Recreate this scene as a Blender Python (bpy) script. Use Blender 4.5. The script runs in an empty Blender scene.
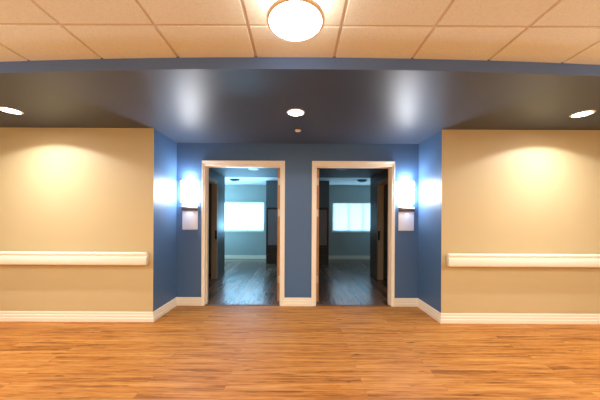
import bpy, bmesh, math
from mathutils import Vector, Matrix

scene = bpy.context.scene
COL = scene.collection
PI = math.pi

# ------------------------------------------------------------------ dimensions
CAM_Z = 1.29
H = 2.44            # painted soffit height
HT = 2.53          # tiled ceiling height
Y_BEIGE = 3.28
Y_DOOR = 3.91
Y_ROOM = 4.05       # back of the door wall
XL, XR = -1.818, 1.818
X_END = 5.0
Y_BACK = -1.7
Y_FAR = 8.6
X_ENTRY = 1.77
Y_ENTRY = 6.33
H_ENTRY = 2.325
X_SIDE = 4.2


def y_fascia(x):
    return 1.982 + 0.0135 * x * x


# ------------------------------------------------------------------ materials
def srgb(r, g, b):
    f = lambda c: c / 12.92 if c <= 0.04045 else ((c + 0.055) / 1.055) ** 2.4
    return (f(r / 255), f(g / 255), f(b / 255), 1.0)


def new_mat(name):
    m = bpy.data.materials.new(name)
    m.use_nodes = True
    return m, m.node_tree.nodes, m.node_tree.links, m.node_tree.nodes['Principled BSDF']


def math_node(N, L, op, a, b=None, clamp=False):
    n = N.new('ShaderNodeMath')
    n.operation = op
    n.use_clamp = clamp
    for i, v in enumerate((a, b)):
        if v is None:
            continue
        if isinstance(v, (int, float)):
            n.inputs[i].default_value = v
        else:
            L.new(v, n.inputs[i])
    return n.outputs[0]


def paint(name, col, rough=0.5, var=0.04, bump=0.03, bscale=220, spec=0.5, metallic=0.0, coat=0.0):
    """rolled paint / moulded surface: tiny tone drift and a fine orange-peel bump"""
    m, N, L, P = new_mat(name)
    geo = N.new('ShaderNodeNewGeometry')
    n1 = N.new('ShaderNodeTexNoise')
    n1.inputs['Scale'].default_value = 1.7
    n1.inputs['Detail'].default_value = 3
    L.new(geo.outputs['Position'], n1.inputs['Vector'])
    mx = N.new('ShaderNodeMix')
    mx.data_type = 'RGBA'
    mx.inputs[6].default_value = tuple(c * (1 - var) for c in col[:3]) + (1,)
    mx.inputs[7].default_value = tuple(min(1, c * (1 + var)) for c in col[:3]) + (1,)
    L.new(n1.outputs['Fac'], mx.inputs[0])
    L.new(mx.outputs[2], P.inputs['Base Color'])
    P.inputs['Roughness'].default_value = rough
    P.inputs['Specular IOR Level'].default_value = spec
    P.inputs['Metallic'].default_value = metallic
    P.inputs['Coat Weight'].default_value = coat
    if bump:
        n2 = N.new('ShaderNodeTexNoise')
        n2.inputs['Scale'].default_value = bscale
        n2.inputs['Detail'].default_value = 2
        L.new(geo.outputs['Position'], n2.inputs['Vector'])
        b = N.new('ShaderNodeBump')
        b.inputs['Strength'].default_value = bump
        b.inputs['Distance'].default_value = 0.002
        L.new(n2.outputs['Fac'], b.inputs['Height'])
        L.new(b.outputs['Normal'], P.inputs['Normal'])
    return m


def emitter(name, col, strength, base=(0.9, 0.9, 0.88, 1)):
    m, N, L, P = new_mat(name)
    P.inputs['Base Color'].default_value = base
    P.inputs['Roughness'].default_value = 0.4
    P.inputs['Emission Color'].default_value = col
    P.inputs['Emission Strength'].default_value = strength
    return m


def wood_floor(name, along_y, plank_w, plank_l, dark, mid, light, rough, bump=0.1, vary=0.5, coarse=0.0, spec=0.5):
    m, N, L, P = new_mat(name)
    geo = N.new('ShaderNodeNewGeometry')
    mp = N.new('ShaderNodeMapping')
    mp.inputs['Location'].default_value = (0.55, 0.03, 0)
    if along_y:
        mp.inputs['Rotation'].default_value = (0, 0, PI / 2)
    L.new(geo.outputs['Position'], mp.inputs['Vector'])
    br = N.new('ShaderNodeTexBrick')
    br.offset = 0.37
    br.inputs['Scale'].default_value = 1
    br.inputs['Color1'].default_value = (0, 0, 0, 1)
    br.inputs['Color2'].default_value = (1, 1, 1, 1)
    br.inputs['Mortar'].default_value = (0.5, 0.5, 0.5, 1)
    br.inputs['Mortar Size'].default_value = 0.0012
    br.inputs['Mortar Smooth'].default_value = 0.3
    br.inputs['Brick Width'].default_value = plank_l
    br.inputs['Row Height'].default_value = plank_w
    L.new(mp.outputs[0], br.inputs['Vector'])
    sep = N.new('ShaderNodeSeparateColor')
    L.new(br.outputs['Color'], sep.inputs[0])
    r = sep.outputs[0]
    # grain: noise stretched along the plank, shifted for every plank
    sc = N.new('ShaderNodeMapping')
    sc.inputs['Scale'].default_value = (0.9, 17.0, 1.0)
    L.new(mp.outputs[0], sc.inputs['Vector'])
    g1 = N.new('ShaderNodeTexNoise')
    g1.noise_dimensions = '4D'
    g1.inputs['Scale'].default_value = 1.9
    g1.inputs['Detail'].default_value = 5
    g1.inputs['Roughness'].default_value = 0.6
    g1.inputs['Distortion'].default_value = 0.6
    L.new(sc.outputs[0], g1.inputs['Vector'])
    L.new(math_node(N, L, 'MULTIPLY', r, 37.0), g1.inputs['W'])
    sc2 = N.new('ShaderNodeMapping')
    sc2.inputs['Scale'].default_value = (1.0, 7.0, 1.0)
    L.new(mp.outputs[0], sc2.inputs['Vector'])
    g2 = N.new('ShaderNodeTexNoise')
    g2.noise_dimensions = '4D'
    g2.inputs['Scale'].default_value = 9.0
    g2.inputs['Detail'].default_value = 3
    L.new(sc2.outputs[0], g2.inputs['Vector'])
    L.new(math_node(N, L, 'MULTIPLY', r, 11.0), g2.inputs['W'])
    a = math_node(N, L, 'MULTIPLY', g1.outputs['Fac'], 1.0)
    b = math_node(N, L, 'MULTIPLY', g2.outputs['Fac'], 0.30)
    c = math_node(N, L, 'MULTIPLY', r, vary * 0.42)
    v = math_node(N, L, 'ADD', math_node(N, L, 'ADD', a, b), c)
    v = math_node(N, L, 'SUBTRACT', v, 0.15 + vary * 0.21)
    ramp = N.new('ShaderNodeValToRGB')
    e = ramp.color_ramp.elements
    e[0].position, e[0].color = 0.32, dark
    e[1].position, e[1].color = 0.68, light
    k = e.new(0.47)
    k.color = mid
    L.new(v, ramp.inputs[0])
    # small dark knots
    kn = N.new('ShaderNodeTexNoise')
    kn.inputs['Scale'].default_value = 6.0
    kn.inputs['Detail'].default_value = 1
    kmap = N.new('ShaderNodeMapping')
    kmap.inputs['Scale'].default_value = (1.0, 3.2, 1.0)
    L.new(mp.outputs[0], kmap.inputs['Vector'])
    L.new(kmap.outputs[0], kn.inputs['Vector'])
    kf = math_node(N, L, 'MULTIPLY', math_node(N, L, 'SUBTRACT', kn.outputs['Fac'], 0.69, True), 7.0, True)
    mk = N.new('ShaderNodeMix')
    mk.data_type = 'RGBA'
    mk.inputs[7].default_value = tuple(c_ * 0.45 for c_ in dark[:3]) + (1,)
    L.new(kf, mk.inputs[0])
    L.new(ramp.outputs[0], mk.inputs[6])
    # seams
    ms = N.new('ShaderNodeMix')
    ms.data_type = 'RGBA'
    ms.inputs[7].default_value = tuple(c_ * 0.6 for c_ in dark[:3]) + (1,)
    L.new(math_node(N, L, 'MULTIPLY', br.outputs['Fac'], 0.3), ms.inputs[0])
    L.new(mk.outputs[2], ms.inputs[6])
    L.new(ms.outputs[2], P.inputs['Base Color'])
    P.inputs['Roughness'].default_value = rough
    P.inputs['Specular IOR Level'].default_value = spec
    hgt = math_node(N, L, 'SUBTRACT', math_node(N, L, 'MULTIPLY', g1.outputs['Fac'], 0.5 + coarse),
                    math_node(N, L, 'MULTIPLY', br.outputs['Fac'], 0.6))
    bp = N.new('ShaderNodeBump')
    bp.inputs['Strength'].default_value = bump
    bp.inputs['Distance'].default_value = 0.004
    L.new(hgt, bp.inputs['Height'])
    L.new(bp.outputs['Normal'], P.inputs['Normal'])
    return m


def wood_veneer(name, c0, c1, rough=0.35):
    m, N, L, P = new_mat(name)
    geo = N.new('ShaderNodeNewGeometry')
    mp = N.new('ShaderNodeMapping')
    mp.inputs['Scale'].default_value = (14, 14, 1.0)
    L.new(geo.outputs['Position'], mp.inputs['Vector'])
    n = N.new('ShaderNodeTexNoise')
    n.inputs['Scale'].default_value = 2.5
    n.inputs['Detail'].default_value = 5
    n.inputs['Distortion'].default_value = 0.5
    L.new(mp.outputs[0], n.inputs['Vector'])
    rp = N.new('ShaderNodeValToRGB')
    rp.color_ramp.elements[0].position = 0.3
    rp.color_ramp.elements[0].color = c0
    rp.color_ramp.elements[1].position = 0.7
    rp.color_ramp.elements[1].color = c1
    L.new(n.outputs['Fac'], rp.inputs[0])
    L.new(rp.outputs[0], P.inputs['Base Color'])
    P.inputs['Roughness'].default_value = rough
    return m


def tile_material():
    m, N, L, P = new_mat('acoustic tile')
    geo = N.new('ShaderNodeNewGeometry')
    n = N.new('ShaderNodeTexNoise')
    n.inputs['Scale'].default_value = 90
    n.inputs['Detail'].default_value = 6
    L.new(geo.outputs['Position'], n.inputs['Vector'])
    rp = N.new('ShaderNodeValToRGB')
    rp.color_ramp.elements[0].position = 0.3
    rp.color_ramp.elements[0].color = (0.77, 0.79, 0.695, 1)
    rp.color_ramp.elements[1].position = 0.55
    rp.color_ramp.elements[1].color = (0.84, 0.865, 0.76, 1)
    L.new(n.outputs['Fac'], rp.inputs[0])
    L.new(rp.outputs[0], P.inputs['Base Color'])
    P.inputs['Roughness'].default_value = 0.9
    P.inputs['Specular IOR Level'].default_value = 0.15
    b = N.new('ShaderNodeBump')
    b.inputs['Strength'].default_value = 0.06
    b.inputs['Distance'].default_value = 0.002
    L.new(n.outputs['Fac'], b.inputs['Height'])
    L.new(b.outputs['Normal'], P.inputs['Normal'])
    return m


def glass_material():
    m, N, L, P = new_mat('window glass')
    out = N['Material Output']
    tr = N.new('ShaderNodeBsdfTransparent')
    tr.inputs[0].default_value = (0.93, 0.97, 0.98, 1)
    gl = N.new('ShaderNodeBsdfGlossy')
    gl.inputs['Roughness'].default_value = 0.02
    mx = N.new('ShaderNodeMixShader')
    mx.inputs[0].default_value = 0.06
    L.new(tr.outputs[0], mx.inputs[1])
    L.new(gl.outputs[0], mx.inputs[2])
    L.new(mx.outputs[0], out.inputs['Surface'])
    return m


def slat_material(name, trans):
    m, N, L, P = new_mat(name)
    out = N['Material Output']
    df = N.new('ShaderNodeBsdfDiffuse')
    df.inputs[0].default_value = (0.80, 0.84, 0.86, 1)
    tl = N.new('ShaderNodeBsdfTranslucent')
    tl.inputs[0].default_value = (0.80, 0.88, 0.92, 1)
    geo = N.new('ShaderNodeNewGeometry')
    n = N.new('ShaderNodeTexNoise')
    n.inputs['Scale'].default_value = 3.0
    L.new(geo.outputs['Position'], n.inputs['Vector'])
    mx = N.new('ShaderNodeMixShader')
    L.new(math_node(N, L, 'ADD', math_node(N, L, 'MULTIPLY', n.outputs['Fac'], 0.06), trans), mx.inputs[0])
    L.new(df.outputs[0], mx.inputs[1])
    L.new(tl.outputs[0], mx.inputs[2])
    L.new(mx.outputs[0], out.inputs['Surface'])
    return m


BLUE = srgb(77, 112, 155)
M = {
    'blue': paint('blue wall paint', BLUE, 0.46, 0.03, 0.02, spec=0.5),
    'fascia': paint('blue wall paint cooled', srgb(86, 114, 164), 0.42, 0.03, 0.02),  # wall blue shifted bluer, offsetting the warm lamp light in the colour
    'soffit': paint('blue wall paint shaded', (0.062, 0.086, 0.136, 1), 0.41, 0.03, 0.008, spec=0.36),  # wall blue made darker and greyer, shade put into the colour
    'beige': paint('beige wall paint', srgb(208, 190, 146), 0.5, 0.02, 0.03),
    'trim': paint('cream trim enamel', srgb(250, 243, 224), 0.33, 0.01, 0.0),
    'vinyl': paint('cream vinyl', srgb(250, 243, 224), 0.38, 0.01, 0.05, 400),
    'tile': tile_material(),
    'grid': paint('ceiling grid enamel', (0.70, 0.60, 0.49, 1), 0.5, 0.01, 0.0),
    'plenum': paint('plenum dark', (0.20, 0.14, 0.09, 1), 0.9, 0.02, 0.0),
    'floor': wood_floor('orange wood plank floor', False, 0.095, 1.7,
                        srgb(138, 83, 31), srgb(186, 120, 51), srgb(210, 150, 78), 0.48, 0.05, 0.28, spec=0.28),
    'room_floor': wood_floor('grey brown plank floor', True, 0.125, 1.2,
                             srgb(80, 56, 44), srgb(112, 82, 66), srgb(140, 106, 88), 0.24, 0.4, 0.8, 0.8),
    'strip': paint('transition strip bronze', srgb(104, 62, 34), 0.4, 0.05, 0.0),
    'room_wall': paint('grey green room paint', srgb(174, 186, 182), 0.5, 0.02, 0.03),
    'room_ceil': paint('white room ceiling', srgb(232, 234, 234), 0.8, 0.01, 0.05),
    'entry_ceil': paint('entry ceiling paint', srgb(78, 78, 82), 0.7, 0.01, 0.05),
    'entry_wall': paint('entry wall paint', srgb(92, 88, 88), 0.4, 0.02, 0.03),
    'bulkhead': paint('shaded bulkhead paint', srgb(105, 112, 116), 0.6, 0.02, 0.03),  # darker than the room walls: its unlit look is put into the colour
    'jamb': paint('tan jamb paint', srgb(172, 146, 120), 0.45, 0.02, 0.0),
    'bath': paint('bathroom wall paint', srgb(90, 84, 78), 0.6, 0.02, 0.03),
    'leaf': wood_veneer('door veneer', srgb(176, 128, 84), srgb(200, 150, 104)),
    'espresso': wood_veneer('espresso wood', srgb(34, 22, 18), srgb(50, 34, 28), 0.45),
    'panel': wood_veneer('grey brown wood panel', srgb(112, 104, 108), srgb(134, 126, 130), 0.45),
    'black': paint('black metal', srgb(22, 20, 20), 0.45, 0.05, 0.0),
    'steel': paint('satin nickel', (0.62, 0.60, 0.57, 1), 0.35, 0.03, 0.0, metallic=1.0),
    'bronze': paint('dark bronze', srgb(66, 54, 50), 0.35, 0.05, 0.0, metallic=0.5),
    'copper': paint('salmon copper', srgb(255, 232, 210), 0.4, 0.05, 0.0),
    'plate': paint('pale plastic plate', srgb(226, 230, 242), 0.42, 0.02, 0.0),
    'insert': paint('paper insert', srgb(222, 230, 246), 0.55, 0.03, 0.0),
    'white': paint('white enamel', srgb(240, 238, 232), 0.35, 0.01, 0.0),
    'fixture': paint('dark flush fixture', srgb(60, 72, 78), 0.4, 0.04, 0.0),
    'glass': glass_material(),
    'slat_open': slat_material('white blind slat lit', 0.50),
    'slat_shut': slat_material('white blind slat', 0.34),
    'drum': emitter('lit opal acrylic drum', (1.0, 0.96, 0.89, 1), 22.0),
    'drum_side': emitter('lit opal acrylic side', (1.0, 0.95, 0.86, 1), 5.0),
    'sconce': emitter('lit opal glass shade', (0.97, 0.98, 1.0, 1), 38.0),
    'lens': emitter('lit downlight lens', (1.0, 0.95, 0.88, 1), 30.0),
}


# ------------------------------------------------------------------ mesh helpers
class MB:
    def __init__(self):
        self.bm = bmesh.new()

    def box(self, x0, x1, y0, y1, z0, z1, bevel=0.0):
        r = bmesh.ops.create_cube(self.bm, size=1.0)
        vs = r['verts']
        for v in vs:
            v.co = Vector(((x0 + x1) / 2 + v.co.x * (x1 - x0), (y0 + y1) / 2 + v.co.y * (y1 - y0),
                           (z0 + z1) / 2 + v.co.z * (z1 - z0)))
        if bevel:
            es = list({e for v in vs for e in v.link_edges})
            bmesh.ops.bevel(self.bm, geom=es, offset=bevel, segments=2, affect='EDGES', profile=0.5)
        return self

    def prism(self, pts, f):
        """closed outline pts (2-D); f(p, t) -> 3-D point for t = 0, 1"""
        n = len(pts)
        a = [self.bm.verts.new(f(p, 0)) for p in pts]
        b = [self.bm.verts.new(f(p, 1)) for p in pts]
        for i in range(n):
            j = (i + 1) % n
            self.bm.faces.new((a[i], a[j], b[j], b[i]))
        self.bm.faces.new(a[::-1])
        self.bm.faces.new(b)
        return self

    def lathe(self, prof, cx, cy, n=40, z=0.0):
        """prof: (radius, height) list turned about a vertical axis"""
        rings = []
        for r, h in prof:
            if r < 1e-6:
                rings.append([self.bm.verts.new((cx, cy, z + h))])
            else:
                rings.append([self.bm.verts.new((cx + r * math.cos(2 * PI * k / n), cy + r * math.sin(2 * PI * k / n), z + h))
                              for k in range(n)])
        for A, B in zip(rings, rings[1:]):
            for k in range(n):
                j = (k + 1) % n
                if len(A) == 1 and len(B) == 1:
                    continue
                if len(A) == 1:
                    self.bm.faces.new((A[0], B[j], B[k]))
                elif len(B) == 1:
                    self.bm.faces.new((A[k], A[j], B[0]))
                else:
                    self.bm.faces.new((A[k], A[j], B[j], B[k]))
        return self

    def sweep(self, path, prof, caps=True):
        """profile (d, z) swept along a 2-D path; d is measured to the right of the walking direction, mitred corners"""
        P = [Vector(p) for p in path]
        rows = []
        for i, p in enumerate(P):
            dirs = []
            if i > 0:
                dirs.append((P[i] - P[i - 1]).normalized())
            if i < len(P) - 1:
                dirs.append((P[i + 1] - P[i]).normalized())
            ns = [Vector((d.y, -d.x)) for d in dirs]
            m = ns[0] if len(ns) == 1 else (ns[0] + ns[1]) / (1 + ns[0].dot(ns[1]))
            rows.append([self.bm.verts.new((p.x + m.x * d, p.y + m.y * d, z)) for d, z in prof])
        n = len(prof)
        for A, B in zip(rows, rows[1:]):
            for i in range(n):
                j = (i + 1) % n
                self.bm.faces.new((A[i], B[i], B[j], A[j]))
        if caps:
            self.bm.faces.new(rows[0])
            self.bm.faces.new(rows[-1][::-1])
        return self

    def build(self, name, mat, parent=None, smooth=False, loc=None):
        bmesh.ops.recalc_face_normals(self.bm, faces=self.bm.faces)
        me = bpy.data.meshes.new(name)
        if loc is not None:
            bmesh.ops.translate(self.bm, vec=-Vector(loc), verts=self.bm.verts)
        self.bm.to_mesh(me)
        self.bm.free()
        me.materials.append(mat)
        if smooth:
            me.polygons.foreach_set('use_smooth', [True] * len(me.polygons))
            try:
                me.set_sharp_from_angle(angle=math.radians(38))
            except Exception:
                pass
        o = bpy.data.objects.new(name, me)
        COL.objects.link(o)
        if loc is not None:
            o.location = loc
        if parent is not None:
            o.parent = parent
            # parents only translate: keep part coordinates local to the parent
        return o


def struct(name, mb, mat, parent=None, smooth=False):
    o = mb.build(name, mat, parent, smooth)
    if parent is None:
        o['kind'] = 'structure'
    return o


def root(name, loc, kind=None):
    o = bpy.data.objects.new(name, None)
    o.empty_display_size = 0.1
    o.location = loc
    COL.objects.link(o)
    if kind:
        o['kind'] = kind
    return o


def tag(o, label, cat, group=None):
    o['label'] = label
    o['category'] = cat
    if group:
        o['group'] = group
    return o


def dup(src, loc, label):
    """copy of a thing with its parts and sub-parts"""
    r = src.copy()
    COL.objects.link(r)
    r.location = loc
    r['label'] = label

    def rec(a, b):
        for ch in list(a.children):
            c = ch.copy()
            COL.objects.link(c)
            c.parent = b
            rec(ch, c)
    rec(src, r)
    return r


# ------------------------------------------------------------------ floor
struct('floor', MB().box(-X_END, X_END, Y_BACK, Y_DOOR + 0.02, -0.06, 0.0), M['floor'])
struct('floor_bedroom', MB().box(-X_SIDE, X_SIDE, Y_DOOR + 0.02, Y_FAR + 0.05, -0.06, 0.0), M['room_floor'])

# ------------------------------------------------------------------ hall ceiling: tegular tiles in a T-bar grid
PITCH = 0.598
TX0, TY0 = -0.323, 1.662
tiles = MB()
GAP = 0.009
for i in range(-8, 9):
    for j in range(-6, 1):
        x0, x1 = TX0 + PITCH * i + GAP, TX0 + PITCH * (i + 1) - GAP
        y0, y1 = TY0 + PITCH * j + GAP, TY0 + PITCH * (j + 1) - GAP
        b = bmesh.ops.create_cube(tiles.bm, size=1.0)['verts']
        for v in b:
            low = v.co.z < 0
            ins = 0.0035 if low else 0.0
            v.co = Vector((x0 + ins if v.co.x < 0 else x1 - ins, y0 + ins if v.co.y < 0 else y1 - ins,
                           HT if low else HT + 0.012))
struct('ceiling', tiles, M['tile'])
grid = MB()
for i in range(-8, 10):
    x = TX0 + PITCH * i
    grid.box(x - 0.012, x + 0.012, TY0 - 6 * PITCH, TY0 + PITCH, HT + 0.008, HT + 0.03)
for j in range(-6, 2):
    y = TY0 + PITCH * j
    grid.box(-X_END, X_END, y - 0.012, y + 0.012, HT + 0.0085, HT + 0.0305)
struct('ceiling_grid', grid, M['grid'])

# painted soffit with its gently bowed fascia
pts = []
NS = 60
for k in range(NS + 1):
    x = -X_END + 2 * X_END * k / NS
    pts.append((x, y_fascia(x)))
pts += [(X_END, Y_ROOM), (-X_END, Y_ROOM)]
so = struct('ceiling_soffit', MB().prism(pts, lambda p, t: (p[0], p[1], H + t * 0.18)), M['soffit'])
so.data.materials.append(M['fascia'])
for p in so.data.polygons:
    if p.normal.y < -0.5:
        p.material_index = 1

# ------------------------------------------------------------------ hall walls
struct('wall_left', MB().box(-X_END, XL, Y_BEIGE, Y_BEIGE + 0.004, 0, H), M['beige'])
struct('wall_right', MB().box(XR, X_END, Y_BEIGE, Y_BEIGE + 0.004, 0, H), M['beige'])
struct('wall_alcove_left', MB().box(XL - 0.12, XL, Y_BEIGE + 0.004, Y_ROOM, 0, H), M['blue'])
struct('wall_alcove_right', MB().box(XR, XR + 0.12, Y_BEIGE + 0.004, Y_ROOM, 0, H), M['blue'])
struct('wall_back', MB().box(-X_END, X_END, Y_BACK - 0.1, Y_BACK, 0, HT + 0.06), M['beige'])
struct('wall_end_left', MB().box(-X_END - 0.1, -X_END, Y_BACK, Y_ROOM, 0, HT + 0.06), M['beige'])
struct('wall_end_right', MB().box(X_END, X_END + 0.1, Y_BACK, Y_ROOM, 0, HT + 0.06), M['beige'])

# door openings (clear), casing width
DOORS = [(-1.389, -0.257), (0.279, 1.411)]
CWS = [(0.045, 0.065), (0.065, 0.045)]    # casing widths, left and right of each opening
D_TOP = 2.10
w = MB()
xs = [XL]
for a, b in DOORS:
    xs += [a - 0.02, b + 0.02]
xs.append(XR)
for k in range(0, len(xs), 2):
    w.box(xs[k], xs[k + 1], Y_DOOR, Y_ROOM, 0, H)
for a, b in DOORS:
    w.box(a - 0.02, b + 0.02, Y_DOOR, Y_ROOM, D_TOP + 0.02, H)
struct('wall_alcove_back', w, M['blue'])

# ------------------------------------------------------------------ baseboards (stepped profile)
BP = [(0, 0), (0.018, 0), (0.018, 0.044), (0.0125, 0.050), (0.0125, 0.080), (0.008, 0.085), (0.008, 0.113),
      (0.004, 0.123), (0, 0.123)]
struct('baseboard_left', MB().sweep([(-X_END, Y_BEIGE), (XL, Y_BEIGE), (XL, Y_DOOR), (DOORS[0][0] - CWS[0][0], Y_DOOR)], BP), M['trim'])
struct('baseboard_middle', MB().sweep([(DOORS[0][1] + CWS[0][1], Y_DOOR), (DOORS[1][0] - CWS[1][0], Y_DOOR)], BP), M['trim'])
struct('baseboard_right', MB().sweep([(DOORS[1][1] + CWS[1][1], Y_DOOR), (XR, Y_DOOR), (XR, Y_BEIGE), (X_END, Y_BEIGE)], BP), M['trim'])

# ------------------------------------------------------------------ doors of the two bedrooms
for n, (a, b) in enumerate(DOORS):
    d = root('door_%d' % (n + 1), (0, 0, 0), 'structure')
    f = MB()
    # casing: flat board with a raised back-band on the outer edge; jamb lining and stop behind it
    cw0, cw1 = CWS[n]
    prof = [(-1.0, 0.0), (-1.0, 0.022), (-0.72, 0.022), (-0.66, 0.014), (-0.10, 0.012), (0.05, 0.006), (0.05, 0.0)]
    # prof: (offset inward, proud) -> sides and head, mitred
    def frame_pt(off, proud, corner):
        x = (a + off * cw0) if corner in (0, 1) else (b - off * cw1)
        z = 0.0 if corner in (0, 3) else D_TOP - off * 0.075
        return (x, Y_DOOR - proud, z)
    rows = [[f.bm.verts.new(frame_pt(o_, p_, c)) for o_, p_ in prof] for c in range(4)]
    for A, B in zip(rows, rows[1:]):
        for i in range(len(prof)):
            j = (i + 1) % len(prof)
            f.bm.faces.new((A[i], A[j], B[j], B[i]))
    f.bm.faces.new(rows[0])
    f.bm.faces.new(rows[3])
    f.box(a - 0.019, a, Y_DOOR, Y_ROOM + 0.012, 0, D_TOP)
    f.box(b, b + 0.019, Y_DOOR, Y_ROOM + 0.012, 0, D_TOP)
    f.box(a - 0.019, b + 0.019, Y_DOOR, Y_ROOM + 0.012, D_TOP, D_TOP + 0.019)
    f.box(a, a + 0.012, Y_DOOR + 0.05, Y_DOOR + 0.085, 0, D_TOP)
    f.box(b - 0.012, b, Y_DOOR + 0.05, Y_DOOR + 0.085, 0, D_TOP)
    f.box(a, b, Y_DOOR + 0.05, Y_DOOR + 0.085, D_TOP - 0.012, D_TOP)
    f.build('door_frame', M['trim'], d)
    # leaf folded back 90 degrees into the room, hinged on the jamb nearest the middle
    s = -1 if n == 0 else 1
    hx = b if n == 0 else a
    lx0, lx1 = sorted((hx + s * 0.057, hx + s * 0.012))
    leaf = MB().box(lx0, lx1, Y_ROOM + 0.02, Y_ROOM + 0.02 + 1.08, 0.012, D_TOP - 0.01, 0.002).build('door_leaf', M['leaf'], d)
    for hz in (0.30, 1.34, 1.83):
        hb = MB()
        hb.lathe([(0, 0), (0.008, 0), (0.008, 0.12), (0, 0.12)], hx + s * 0.006, Y_ROOM + 0.013, 14, hz)
        hb.box(*sorted((hx + s * 0.006, hx + s * 0.046)), Y_ROOM + 0.0165, Y_ROOM + 0.0195, hz + 0.005, hz + 0.115)
        hb.build('hinge', M['steel'], leaf, True)
    hd = MB()
    hs = hx + s * 0.058
    yy = Y_ROOM + 1.03
    hd.box(*sorted((hs, hs + s * 0.012)), yy - 0.03, yy + 0.03, 0.93, 1.10, 0.004)
    hd.box(*sorted((hs + s * 0.012, hs + s * 0.05)), yy - 0.012, yy + 0.012, 1.00, 1.022, 0.003)
    hd.box(*sorted((hs + s * 0.036, hs + s * 0.052)), yy - 0.12, yy + 0.012, 1.00, 1.02, 0.004)
    hd.build('lever_handle', M['steel'], leaf, True)
    struct('trim_%d' % (n + 1), MB().sweep([(a, Y_DOOR + 0.02), (b, Y_DOOR + 0.02)],
           [(-0.025, 0), (0.025, 0), (0.016, 0.006), (-0.016, 0.006)]), M['strip'])

# ------------------------------------------------------------------ bedrooms behind the doors
WIN_Z0, WIN_Z1 = 0.905, 1.885
WINS = [(-2.72, -1.105), (1.155, 2.77)]
fw = MB()
fx = [-X_SIDE] + [v for wv in WINS for v in wv] + [X_SIDE]
for k in range(0, len(fx), 2):
    fw.box(fx[k], fx[k + 1], Y_FAR, Y_FAR + 0.14, 0, H)
for a, b in WINS:
    fw.box(a, b, Y_FAR, Y_FAR + 0.14, 0, WIN_Z0)
    fw.box(a, b, Y_FAR, Y_FAR + 0.14, WIN_Z1, H)
struct('wall_bedroom_far', fw, M['room_wall'])
struct('wall_bedroom_between', MB().box(-0.08, 0.08, Y_ROOM, Y_FAR, 0, H), M['room_wall'])
struct('ceiling_bedroom', MB().box(-X_SIDE, X_SIDE, Y_ENTRY, Y_FAR + 0.14, H, H + 0.1), M['room_ceil'])
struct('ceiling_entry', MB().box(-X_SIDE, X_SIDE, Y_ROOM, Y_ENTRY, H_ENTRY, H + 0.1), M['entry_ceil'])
struct('wall_bedroom_left', MB().box(-X_SIDE - 0.1, -X_SIDE, Y_ROOM, Y_FAR + 0.14, 0, H), M['room_wall'])
struct('wall_bedroom_right', MB().box(X_SIDE, X_SIDE + 0.1, Y_ROOM, Y_FAR + 0.14, 0, H), M['room_wall'])
BD0, BD1, BDT = 4.70, 5.68, 2.08      # bathroom doorway in each entry's side wall
for n, s in enumerate((-1, 1)):
    nm = ('left', 'right')[n]
    xi, xo = s * X_ENTRY, s * (X_ENTRY + 0.09)
    sx = sorted((xi, xo))
    e = MB()
    e.box(*sx, Y_ROOM, BD0, 0, H_ENTRY)
    e.box(*sx, BD1, Y_ENTRY, 0, H_ENTRY)
    e.box(*sx, BD0, BD1, BDT, H_ENTRY)
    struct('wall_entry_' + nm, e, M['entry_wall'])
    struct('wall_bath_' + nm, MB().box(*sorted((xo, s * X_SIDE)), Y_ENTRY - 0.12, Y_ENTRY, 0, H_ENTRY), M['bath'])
    d = root('door_%d' % (n + 3), (0, 0, 0), 'structure')
    f = MB()
    jx = sorted((xi - s * 0.012, xo + s * 0.012))
    f.box(*jx, BD0 - 0.001, BD0 + 0.022, 0, BDT)
    f.box(*jx, BD1 - 0.022, BD1 + 0.001, 0, BDT)
    f.box(*jx, BD0, BD1, BDT - 0.022, BDT + 0.001)
    cx = sorted((xi - s * 0.014, xi - s * 0.0005))
    f.box(*cx, BD0 - 0.06, BD0 + 0.005, 0, BDT + 0.06)
    f.box(*cx, BD1 - 0.005, BD1 + 0.06, 0, BDT + 0.06)
    f.box(*cx, BD0 + 0.005, BD1 - 0.005, BDT - 0.005, BDT + 0.06)
    f.build('door_frame', M['jamb'], d)
    MB().box(*sorted((xi - s * 0.02, xi + s * 0.022)), BD1 - 0.034, BD1 - 0.021, 0.86, 1.06, 0.003).build('strike_plate', M['black'], d)
    # baseboard on the far wall
    far = [(-X_SIDE, Y_FAR), (-0.93, Y_FAR)] if s < 0 else [(0.93, Y_FAR), (X_SIDE, Y_FAR)]
    struct('baseboard_bedroom_' + nm, MB().sweep(far, BP), M['trim'])
    # closet bulkhead over the wardrobe
    struct('wall_bulkhead_' + nm, MB().box(*sorted((s * 0.08, s * 0.925)), 7.62, Y_FAR, 1.665, H), M['bulkhead'])

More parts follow.
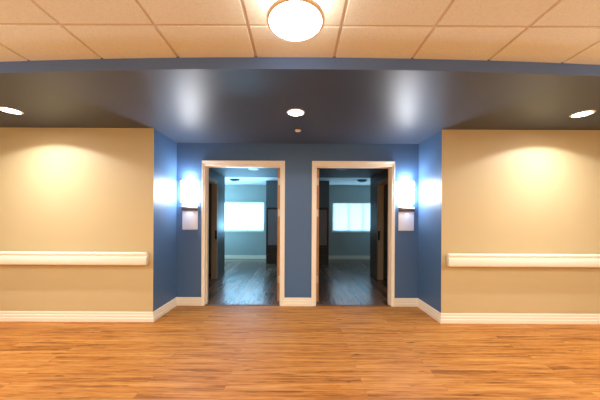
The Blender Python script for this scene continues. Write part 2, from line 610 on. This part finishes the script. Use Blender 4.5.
# windows, with daylight outside
for n, (a, b) in enumerate(WINS):
    wr = root('window_%d' % (n + 1), (0, 0, 0), 'structure')
    f = MB()
    y0, y1 = Y_FAR + 0.06, Y_FAR + 0.11
    f.box(a, a + 0.05, y0, y1, WIN_Z0, WIN_Z1)
    f.box(b - 0.05, b, y0, y1, WIN_Z0, WIN_Z1)
    f.box(a + 0.05, b - 0.05, y0, y1, WIN_Z0, WIN_Z0 + 0.05)
    f.box(a + 0.05, b - 0.05, y0, y1, WIN_Z1 - 0.05, WIN_Z1)
    for u in (0.34, 0.63):
        x = a + (b - a) * (u if n else 1 - u)
        f.box(x - 0.022, x + 0.022, y0 + 0.005, y1 - 0.005, WIN_Z0 + 0.05, WIN_Z1 - 0.05)
    f.build('window_frame', M['white'], wr)
    MB().box(a + 0.05, b - 0.05, y0 + 0.022, y0 + 0.028, WIN_Z0 + 0.05, WIN_Z1 - 0.05).build('pane', M['glass'], wr)
    MB().box(a - 0.03, b + 0.03, Y_FAR - 0.035, y0, WIN_Z0 - 0.022, WIN_Z0, 0.004).build('window_sill', M['white'], wr)
    # venetian blind hung inside the reveal
    bl = root('window_blind', ((a + b) / 2, Y_FAR + 0.03, WIN_Z0))
    hw = (b - a) / 2 - 0.01
    hh = WIN_Z1 - WIN_Z0
    MB().box(-hw, hw, -0.02, 0.02, hh - 0.04, hh - 0.001, 0.004).build('headrail', M['white'], bl)
    sl = MB()
    ang = math.radians(-16 if n == 0 else -68)
    z = 0.035
    while z < hh - 0.045:
        c, s_ = math.cos(ang) * 0.0125, math.sin(ang) * 0.0125
        vs = [sl.bm.verts.new(v) for v in ((-hw, -c, z - s_), (hw, -c, z - s_), (hw, 0, z + 0.0015), (-hw, 0, z + 0.0015),
                                           (hw, c, z + s_), (-hw, c, z + s_))]
        sl.bm.faces.new((vs[0], vs[1], vs[2], vs[3]))
        sl.bm.faces.new((vs[3], vs[2], vs[4], vs[5]))
        z += 0.0235
    sl.build('slats', M['slat_open' if n == 0 else 'slat_shut'], bl)
    MB().box(-hw, hw, -0.012, 0.012, 0.006, 0.022, 0.003).build('bottom_rail', M['white'], bl)
    for u in (-0.7, 0.0, 0.7):
        MB().box(hw * u - 0.001, hw * u + 0.001, -0.0145, -0.0125, 0.02, hh - 0.04).build('ladder_cord', M['white'], bl)
    tag(bl, ['white venetian blind blown bright by daylight, seen through the left doorway',
             'white venetian blind with slats nearly shut, seen through the right doorway'][n], 'blind', 'bedroom window blinds')
    ld = bpy.data.lights.new('daylight_%d' % (n + 1), 'AREA')
    ld.shape = 'RECTANGLE'
    ld.size, ld.size_y = 2.3, 1.7
    ld.color = (0.30, 0.67, 1.0)
    ld.energy = 800 if n == 0 else 80
    lo = bpy.data.objects.new('daylight_%d' % (n + 1), ld)
    lo.location = ((a + b) / 2, Y_FAR + 0.75, 0.55)
    lo.rotation_euler = (math.radians(-128), 0, 0)
    COL.objects.link(lo)


# unseen cool fill lamps added at the side to brighten each bedroom
for n, s_ in enumerate((-1, 1)):
    ld = bpy.data.lights.new('bedroom_fill_%d' % (n + 1), 'AREA')
    ld.shape = 'RECTANGLE'
    ld.size, ld.size_y = 1.4, 1.0
    ld.color = (0.34, 0.72, 1.0)
    ld.energy = 190 if n == 0 else 32
    lo = bpy.data.objects.new('bedroom_fill_%d' % (n + 1), ld)
    lo.location = (s_ * (X_SIDE - 0.04), 7.5, 1.2)
    lo.rotation_euler = (0, math.radians(-140 if n == 0 else 140), 0)
    COL.objects.link(lo)


# wardrobes under the bulkheads
def wardrobe(s):
    r = root('wardrobe', (s * 0.50, 8.11, 0))
    W, D, T = 0.42, 0.485, 1.655
    c = MB()
    c.box(-W, -W + 0.02, -D + 0.02, D - 0.02, 0, T)
    c.box(W - 0.02, W, -D + 0.02, D - 0.02, 0, T)
    c.box(-W + 0.02, W - 0.02, -D + 0.02, D - 0.02, T - 0.02, T)
    c.box(-W + 0.02, W - 0.02, -D + 0.02, D - 0.02, 0.0, 0.06)
    c.box(-W + 0.02, W - 0.02, -D + 0.02, D - 0.02, 0.475, 0.495)
    c.box(-W + 0.02, W - 0.02, D - 0.04, D - 0.02, 0.06, T - 0.02)
    c.build('carcass', M['espresso'], r)
    for k in (0, 1):
        x0, x1 = (-W + 0.003, -0.002) if k == 0 else (0.002, W - 0.003)
        dr = MB()
        for (p0, p1, q0, q1) in ((x0, x0 + 0.05, 0.5, T - 0.003), (x1 - 0.05, x1, 0.5, T - 0.003),
                                 (x0 + 0.05, x1 - 0.05, 0.5, 0.55), (x0 + 0.05, x1 - 0.05, T - 0.06, T - 0.003)):
            dr.box(p0, p1, -D, -D + 0.019, q0, q1)
        do = dr.build('door', M['espresso'], r)
        MB().box(x0 + 0.05, x1 - 0.05, -D + 0.005, -D + 0.014, 0.55, T - 0.06).build('door_panel', M['panel'], do)
        hx = x1 - 0.025 if k == 0 else x0 + 0.025
        MB().box(hx - 0.006, hx + 0.006, -D - 0.024, -D - 0.012, 0.95, 1.09, 0.003).box(hx - 0.004, hx + 0.004, -D - 0.013, -D, 0.96, 0.968) \
            .box(hx - 0.004, hx + 0.004, -D - 0.013, -D, 1.072, 1.08).build('handle', M['black'], do)
    for q0, q1 in ((0.062, 0.272), (0.276, 0.494)):
        dw = MB().box(-W + 0.003, W - 0.003, -D, -D + 0.019, q0, q1, 0.002).build('drawer', M['espresso'], r)
        zc = (q0 + q1) / 2
        MB().box(-0.07, 0.07, -D - 0.024, -D - 0.012, zc - 0.006, zc + 0.006, 0.003).box(-0.06, -0.052, -D - 0.013, -D, zc - 0.004, zc + 0.004) \
            .box(0.052, 0.06, -D - 0.013, -D, zc - 0.004, zc + 0.004).build('handle', M['black'], dw)
    return r


for n, s in enumerate((-1, 1)):
    tag(wardrobe(s), ['dark brown wardrobe with a greyish upper panel, partly seen through the left doorway',
                      'near black wardrobe in shadow, partly seen through the right doorway'][n], 'wardrobe', 'bedroom wardrobes')


# unlit fixtures inside the rooms
def flush_light(loc):
    r = root('flush_ceiling_light', loc)
    MB().lathe([(0, 0), (0.14, 0), (0.14, -0.02), (0.132, -0.03), (0.122, -0.03), (0.122, -0.012), (0, -0.012)], 0, 0, 36).build('rim', M['fixture'], r, True)
    MB().lathe([(0.122, -0.018), (0.112, -0.040), (0.085, -0.055), (0.045, -0.063), (0, -0.065)], 0, 0, 36).build('diffuser', M['fixture'], r, True)
    return r


fl = flush_light((-1.80, 7.42, H))
tag(fl, 'unlit dark round fixture on bright ceiling, seen through the left doorway', 'ceiling light', 'unlit bedroom ceiling lights')
dup(fl, (1.84, 7.42, H), 'unlit dark round fixture on bright ceiling, seen through the right doorway')


def can_light(loc):
    r = root('recessed_ceiling_light', loc)
    MB().lathe([(0.068, 0), (0.10, 0), (0.10, -0.003), (0.095, -0.006), (0.075, -0.005), (0.068, 0)], 0, 0, 32).build('trim_ring', M['fixture'], r, True)
    MB().lathe([(0.070, -0.001), (0.062, -0.0015), (0.03, -0.002), (0, -0.002)], 0, 0, 32).build('reflector', M['bronze'], r, True)
    return r


cl = can_light((-0.897, 5.30, H_ENTRY))
tag(cl, 'unlit recessed light with metal ring in ceiling just inside the left doorway', 'recessed light', 'unlit entry recessed lights')
dup(cl, (0.887, 5.28, H_ENTRY), 'unlit recessed light with metal ring in ceiling just inside the right doorway')


# ------------------------------------------------------------------ hall fixtures
# drum light on the tiled ceiling
dr = root('drum_ceiling_light', (-0.016, 1.435, HT))
tag(dr, 'lit round drum light on the tiled ceiling at top centre', 'ceiling light')
RD = 0.158
MB().lathe([(0, 0), (RD - 0.02, 0), (RD - 0.02, -0.012), (0, -0.012)], 0, 0, 48).build('canopy', M['white'], dr, True)
df = MB().lathe([(RD - 0.006, -0.012), (RD - 0.004, -0.05), (RD - 0.004, -0.136), (RD - 0.010, -0.147), (RD - 0.04, -0.150), (0, -0.151)], 0, 0, 56).build('diffuser', M['drum'], dr, True)
df.data.materials.append(M['drum_side'])
for p in df.data.polygons:
    if abs(p.normal.z) < 0.5:
        p.material_index = 1
MB().lathe([(RD - 0.004, -0.138), (RD + 0.003, -0.138), (RD + 0.003, -0.150), (RD - 0.003, -0.1525), (RD - 0.013, -0.1525), (RD - 0.013, -0.1495),
            (RD - 0.004, -0.146), (RD - 0.004, -0.138)], 0, 0, 56).build('rim', M['trim'], dr, True)


# downlights in the soffit
def downlight(loc, power, tilt=(0, 0)):
    r = root('downlight', loc)
    MB().lathe([(0.078, 0), (0.098, 0), (0.098, -0.003), (0.094, -0.006), (0.081, -0.007), (0.078, -0.003), (0.078, 0)], 0, 0, 40).build('trim_ring', M['white'], r, True)
    MB().lathe([(0.079, -0.002), (0.05, -0.004), (0, -0.005)], 0, 0, 40).build('lens', M['lens'], r, True)
    ld = bpy.data.lights.new('downlight_beam', 'SPOT')
    ld.energy = power
    ld.color = (0.96, 0.97, 1.0)
    ld.spot_size = math.radians(144)
    ld.spot_blend = 0.16
    # photometric curve of the reflector: strongest straight down
    ld.use_nodes = True
    N, L = ld.node_tree.nodes, ld.node_tree.links
    tc = N.new('ShaderNodeTexCoord')
    sx = N.new('ShaderNodeSeparateXYZ')
    L.new(tc.outputs['Normal'], sx.inputs[0])
    L.new(math_node(N, L, 'POWER', math_node(N, L, 'ABSOLUTE', sx.outputs[2]), 1.3), N['Emission'].inputs['Strength'])
    ld.shadow_soft_size = 0.035
    lo = bpy.data.objects.new('downlight_beam', ld)
    lo.location = (0, 0, -0.02)
    lo.parent = r
    COL.objects.link(lo)
    return r


for (loc, p, lb) in (((-3.055, 2.765, H), 95, 'lit round downlight in dark soffit before the left beige wall'),
                     ((-0.024, 2.78, H), 30, 'lit round downlight in dark soffit in front of the two doorways'),
                     ((3.04, 2.78, H), 95, 'lit round downlight in dark soffit before the right beige wall')):
    tag(downlight(loc, p), lb, 'downlight', 'lit soffit downlights')

# sprinkler cover
sp = root('ceiling_sprinkler', (0.0, 3.31, H))
tag(sp, 'small salmon coloured sprinkler cover on the soffit near the middle downlight', 'sprinkler')
MB().lathe([(0, 0), (0.048, 0), (0.048, -0.004), (0.040, -0.007), (0, -0.007)], 0, 0, 28).build('escutcheon', M['strip'], sp, True)
MB().lathe([(0.036, -0.007), (0.036, -0.018), (0.030, -0.023), (0, -0.025)], 0, 0, 28).build('cap', M['copper'], sp, True)


# wall sconces
def sconce(loc):
    r = root('wall_sconce', loc)
    hw, hh, dp = 0.126, 0.165, 0.10
    MB().box(-hw + 0.01, hw - 0.01, -0.012, 0, -hh + 0.01, hh - 0.01, 0.003).build('backplate', M['steel'], r)
    arc = [(hw * math.cos(PI + PI * k / 24), -0.012 + dp * math.sin(PI + PI * k / 24)) for k in range(25)]
    arc = [(x, -0.012 + (y + 0.012)) for x, y in arc]
    MB().prism(arc, lambda p, t: (p[0], p[1], -hh + 0.006 + t * (2 * hh - 0.012))).build('shade', M['sconce'], r, True)
    for z in (-hh, hh - 0.006):
        MB().prism([(x * 1.02, y * 1.04) for x, y in arc] + [(x * 0.97, y * 0.97) for x, y in reversed(arc)],
                   lambda p, t: (p[0], p[1], z + t * 0.006)).build('rim', M['steel'], r)
    for s in (-1, 1):
        MB().box(*sorted((s * (hw - 0.002), s * (hw + 0.012))), -0.03, -0.002, 0.095, 0.115, 0.003).build('clip', M['steel'], r)
    # light leaving the open top and bottom of the shade
    for z, rx, e in ((hh + 0.004, PI, 7), (-hh - 0.004, 0, 1)):
        ld = bpy.data.lights.new('sconce_beam', 'SPOT')
        ld.energy = e
        ld.color = (0.95, 0.97, 1.0)
        ld.spot_size = math.radians(150)
        ld.spot_blend = 0.5
        ld.shadow_soft_size = 0.02
        lo = bpy.data.objects.new('sconce_beam', ld)
        lo.location = (0, -0.07, z)
        lo.rotation_euler = (rx, 0, 0)
        lo.parent = r
        COL.objects.link(lo)
    return r


sc = sconce((-1.615, Y_DOOR, 1.705))
tag(sc, 'lit white half-round wall sconce on blue wall left of the left doorway', 'wall lamp', 'lit wall sconces')
dup(sc, (1.615, Y_DOOR, 1.705), 'lit white half-round wall sconce on blue wall right of the right doorway')


# room signs under the sconces
def room_sign(loc):
    r = root('room_sign', loc)
    hw = 0.117
    MB().box(-hw, hw, -0.006, 0, 0.0, 0.352, 0.002).build('backplate', M['plate'], r)
    # bowed clear-fronted pocket
    bow = [(-hw + 0.002 + (2 * hw - 0.004) * k / 16, -0.008 - 0.016 * math.sin(PI * k / 16)) for k in range(17)]
    outl = bow + [(hw - 0.002, -0.006), (-hw + 0.002, -0.006)]
    po = MB().prism(outl, lambda p, t: (p[0], p[1], 0.006 + t * 0.282)).build('pocket', M['plate'], r, True)
    ins = [(x * 0.84, y - 0.0012) for x, y in bow] + [(x * 0.84, y + 0.001) for x, y in reversed(bow)]
    MB().prism(ins, lambda p, t: (p[0], p[1], 0.035 + t * 0.228)).build('paper_insert', M['insert'], po, True)
    # header: pale cap with a dark wave-shaped band
    wave = []
    for k in range(21):
        u = k / 20
        wave.append((-hw + 2 * hw * u, 0.343 - 0.018 * u + 0.006 * math.sin(PI * u)))
    band = wave + [(hw, 0.285), (-hw, 0.285)]
    MB().prism(band, lambda p, t: (p[0], -0.0062 - t * 0.026, p[1])).build('header_band', M['bronze'], r)
    cap = wave + [(hw, 0.354), (-hw, 0.354)]
    MB().prism(cap, lambda p, t: (p[0], -0.0062 - t * 0.018, p[1])).build('header_cap', M['white'], r)
    return r


rs = room_sign((-1.614, Y_DOOR, 1.136))
tag(rs, 'pale room sign holder with dark wavy header under the left sconce', 'sign', 'room sign holders')
dup(rs, (1.632, Y_DOOR, 1.136), 'pale room sign holder with dark wavy header under the right sconce')


# handrails
def handrail(x0, x1, x_free):
    r = root('handrail', ((x0 + x1) / 2, Y_BEIGE, 0))
    c = (x0 + x1) / 2
    pr = [(d_, z_ - 0.010) for d_, z_ in [(0.036, 0.748), (0.042, 0.736), (0.074, 0.732), (0.086, 0.738), (0.091, 0.750), (0.091, 0.826), (0.086, 0.836), (0.066, 0.840),
          (0.064, 0.850), (0.074, 0.855), (0.082, 0.862), (0.084, 0.874), (0.080, 0.886), (0.070, 0.893), (0.052, 0.894), (0.040, 0.888), (0.036, 0.876)]]
    s = 1 if x_free > c else -1
    body = sorted((-s * abs(x_free - c), s * (abs(x_free - c) - 0.03)))
    MB().sweep([(body[0], 0), (body[1], 0)], pr).build('rail', M['vinyl'], r, True)
    cy, cz = 0.06, 0.803
    cap = [(cy + (d - cy) * 1.0, cz + (z - cz) * 1.0) for d, z in pr]
    m = MB()
    rows = []
    for dx, k in ((0.0, 1.0), (0.018, 1.0), (0.026, 0.97), (0.030, 0.88)):
        x = s * (abs(x_free - c) - 0.03 + 0.001 + dx)
        rows.append([m.bm.verts.new((x, -(cy + (d - cy) * k), cz + (z - cz) * k)) for d, z in cap])
    for A, B in zip(rows, rows[1:]):
        for i in range(len(cap)):
            j = (i + 1) % len(cap)
            m.bm.faces.new((A[i], A[j], B[j], B[i]))
    m.bm.faces.new(rows[0])
    m.bm.faces.new(rows[-1])
    m.build('end_cap', M['vinyl'], r, True)
    for k in range(4):
        x = s * (abs(x_free - c) - 0.16 - 0.85 * k)
        MB().box(x - 0.03, x + 0.03, -0.038, 0, 0.77, 0.85, 0.004).build('bracket', M['vinyl'], r)
    return r


tag(handrail(-X_END, -1.856, -1.856), 'cream vinyl handrail along the left beige wall', 'handrail', 'hall handrails')
tag(handrail(1.862, X_END, 1.862), 'cream vinyl handrail along the right beige wall', 'handrail', 'hall handrails')


# ------------------------------------------------------------------ more hall lamps along the corridor (outside the view)
for k, (x, y, e) in enumerate(((-3.0, 1.2, 24), (3.0, 1.2, 24), (-1.5, -0.6, 36), (1.5, -0.6, 36), (-4.2, -0.4, 18), (4.2, -0.4, 18))):
    ld = bpy.data.lights.new('hall_lamp', 'AREA')
    ld.shape = 'DISK'
    ld.size = 0.32
    ld.color = (1.0, 0.98, 0.95)
    ld.energy = e
    lo = bpy.data.objects.new('hall_lamp', ld)
    lo.location = (x, y, HT - 0.14)
    COL.objects.link(lo)

for x, y, e in ((-3.1, 1.1, 13), (3.1, 1.1, 13), (-1.6, -0.7, 15), (1.6, -0.7, 15)):  # unseen point lamps added to brighten the ceiling tiles
    ld = bpy.data.lights.new('tile_fill', 'POINT')
    ld.shadow_soft_size = 0.12
    ld.color = (1.0, 0.97, 0.92)
    ld.energy = e
    lo = bpy.data.objects.new('tile_fill', ld)
    lo.location = (x, y, HT - 0.5)
    COL.objects.link(lo)

# sky seen between the blind slats
wd = bpy.data.worlds.new('World')
scene.world = wd
wd.use_nodes = True
bg = wd.node_tree.nodes['Background']
bg.inputs[0].default_value = (0.55, 0.80, 1.0, 1)
bg.inputs[1].default_value = 5.0

# ------------------------------------------------------------------ camera
cam = bpy.data.cameras.new('camera')
cam.sensor_fit = 'HORIZONTAL'
cam.sensor_width = 36
cam.lens = 260 / 600 * 36
cam.shift_x = 2.5 / 600
cam.shift_y = 20 / 600
cam.clip_start = 0.02
co = bpy.data.objects.new('camera', cam)
co.location = (0, 0, CAM_Z)
co.rotation_euler = (PI / 2, math.radians(-0.27), 0)
COL.objects.link(co)
scene.camera = co

scene.view_settings.view_transform = 'Standard'
scene.view_settings.look = 'None'
scene.view_settings.exposure = 0.12
scene.cycles.use_denoising = True
scene.cycles.max_bounces = 10
scene.cycles.diffuse_bounces = 6
scene.cycles.transparent_max_bounces = 12
scene.cycles.sample_clamp_indirect = 6
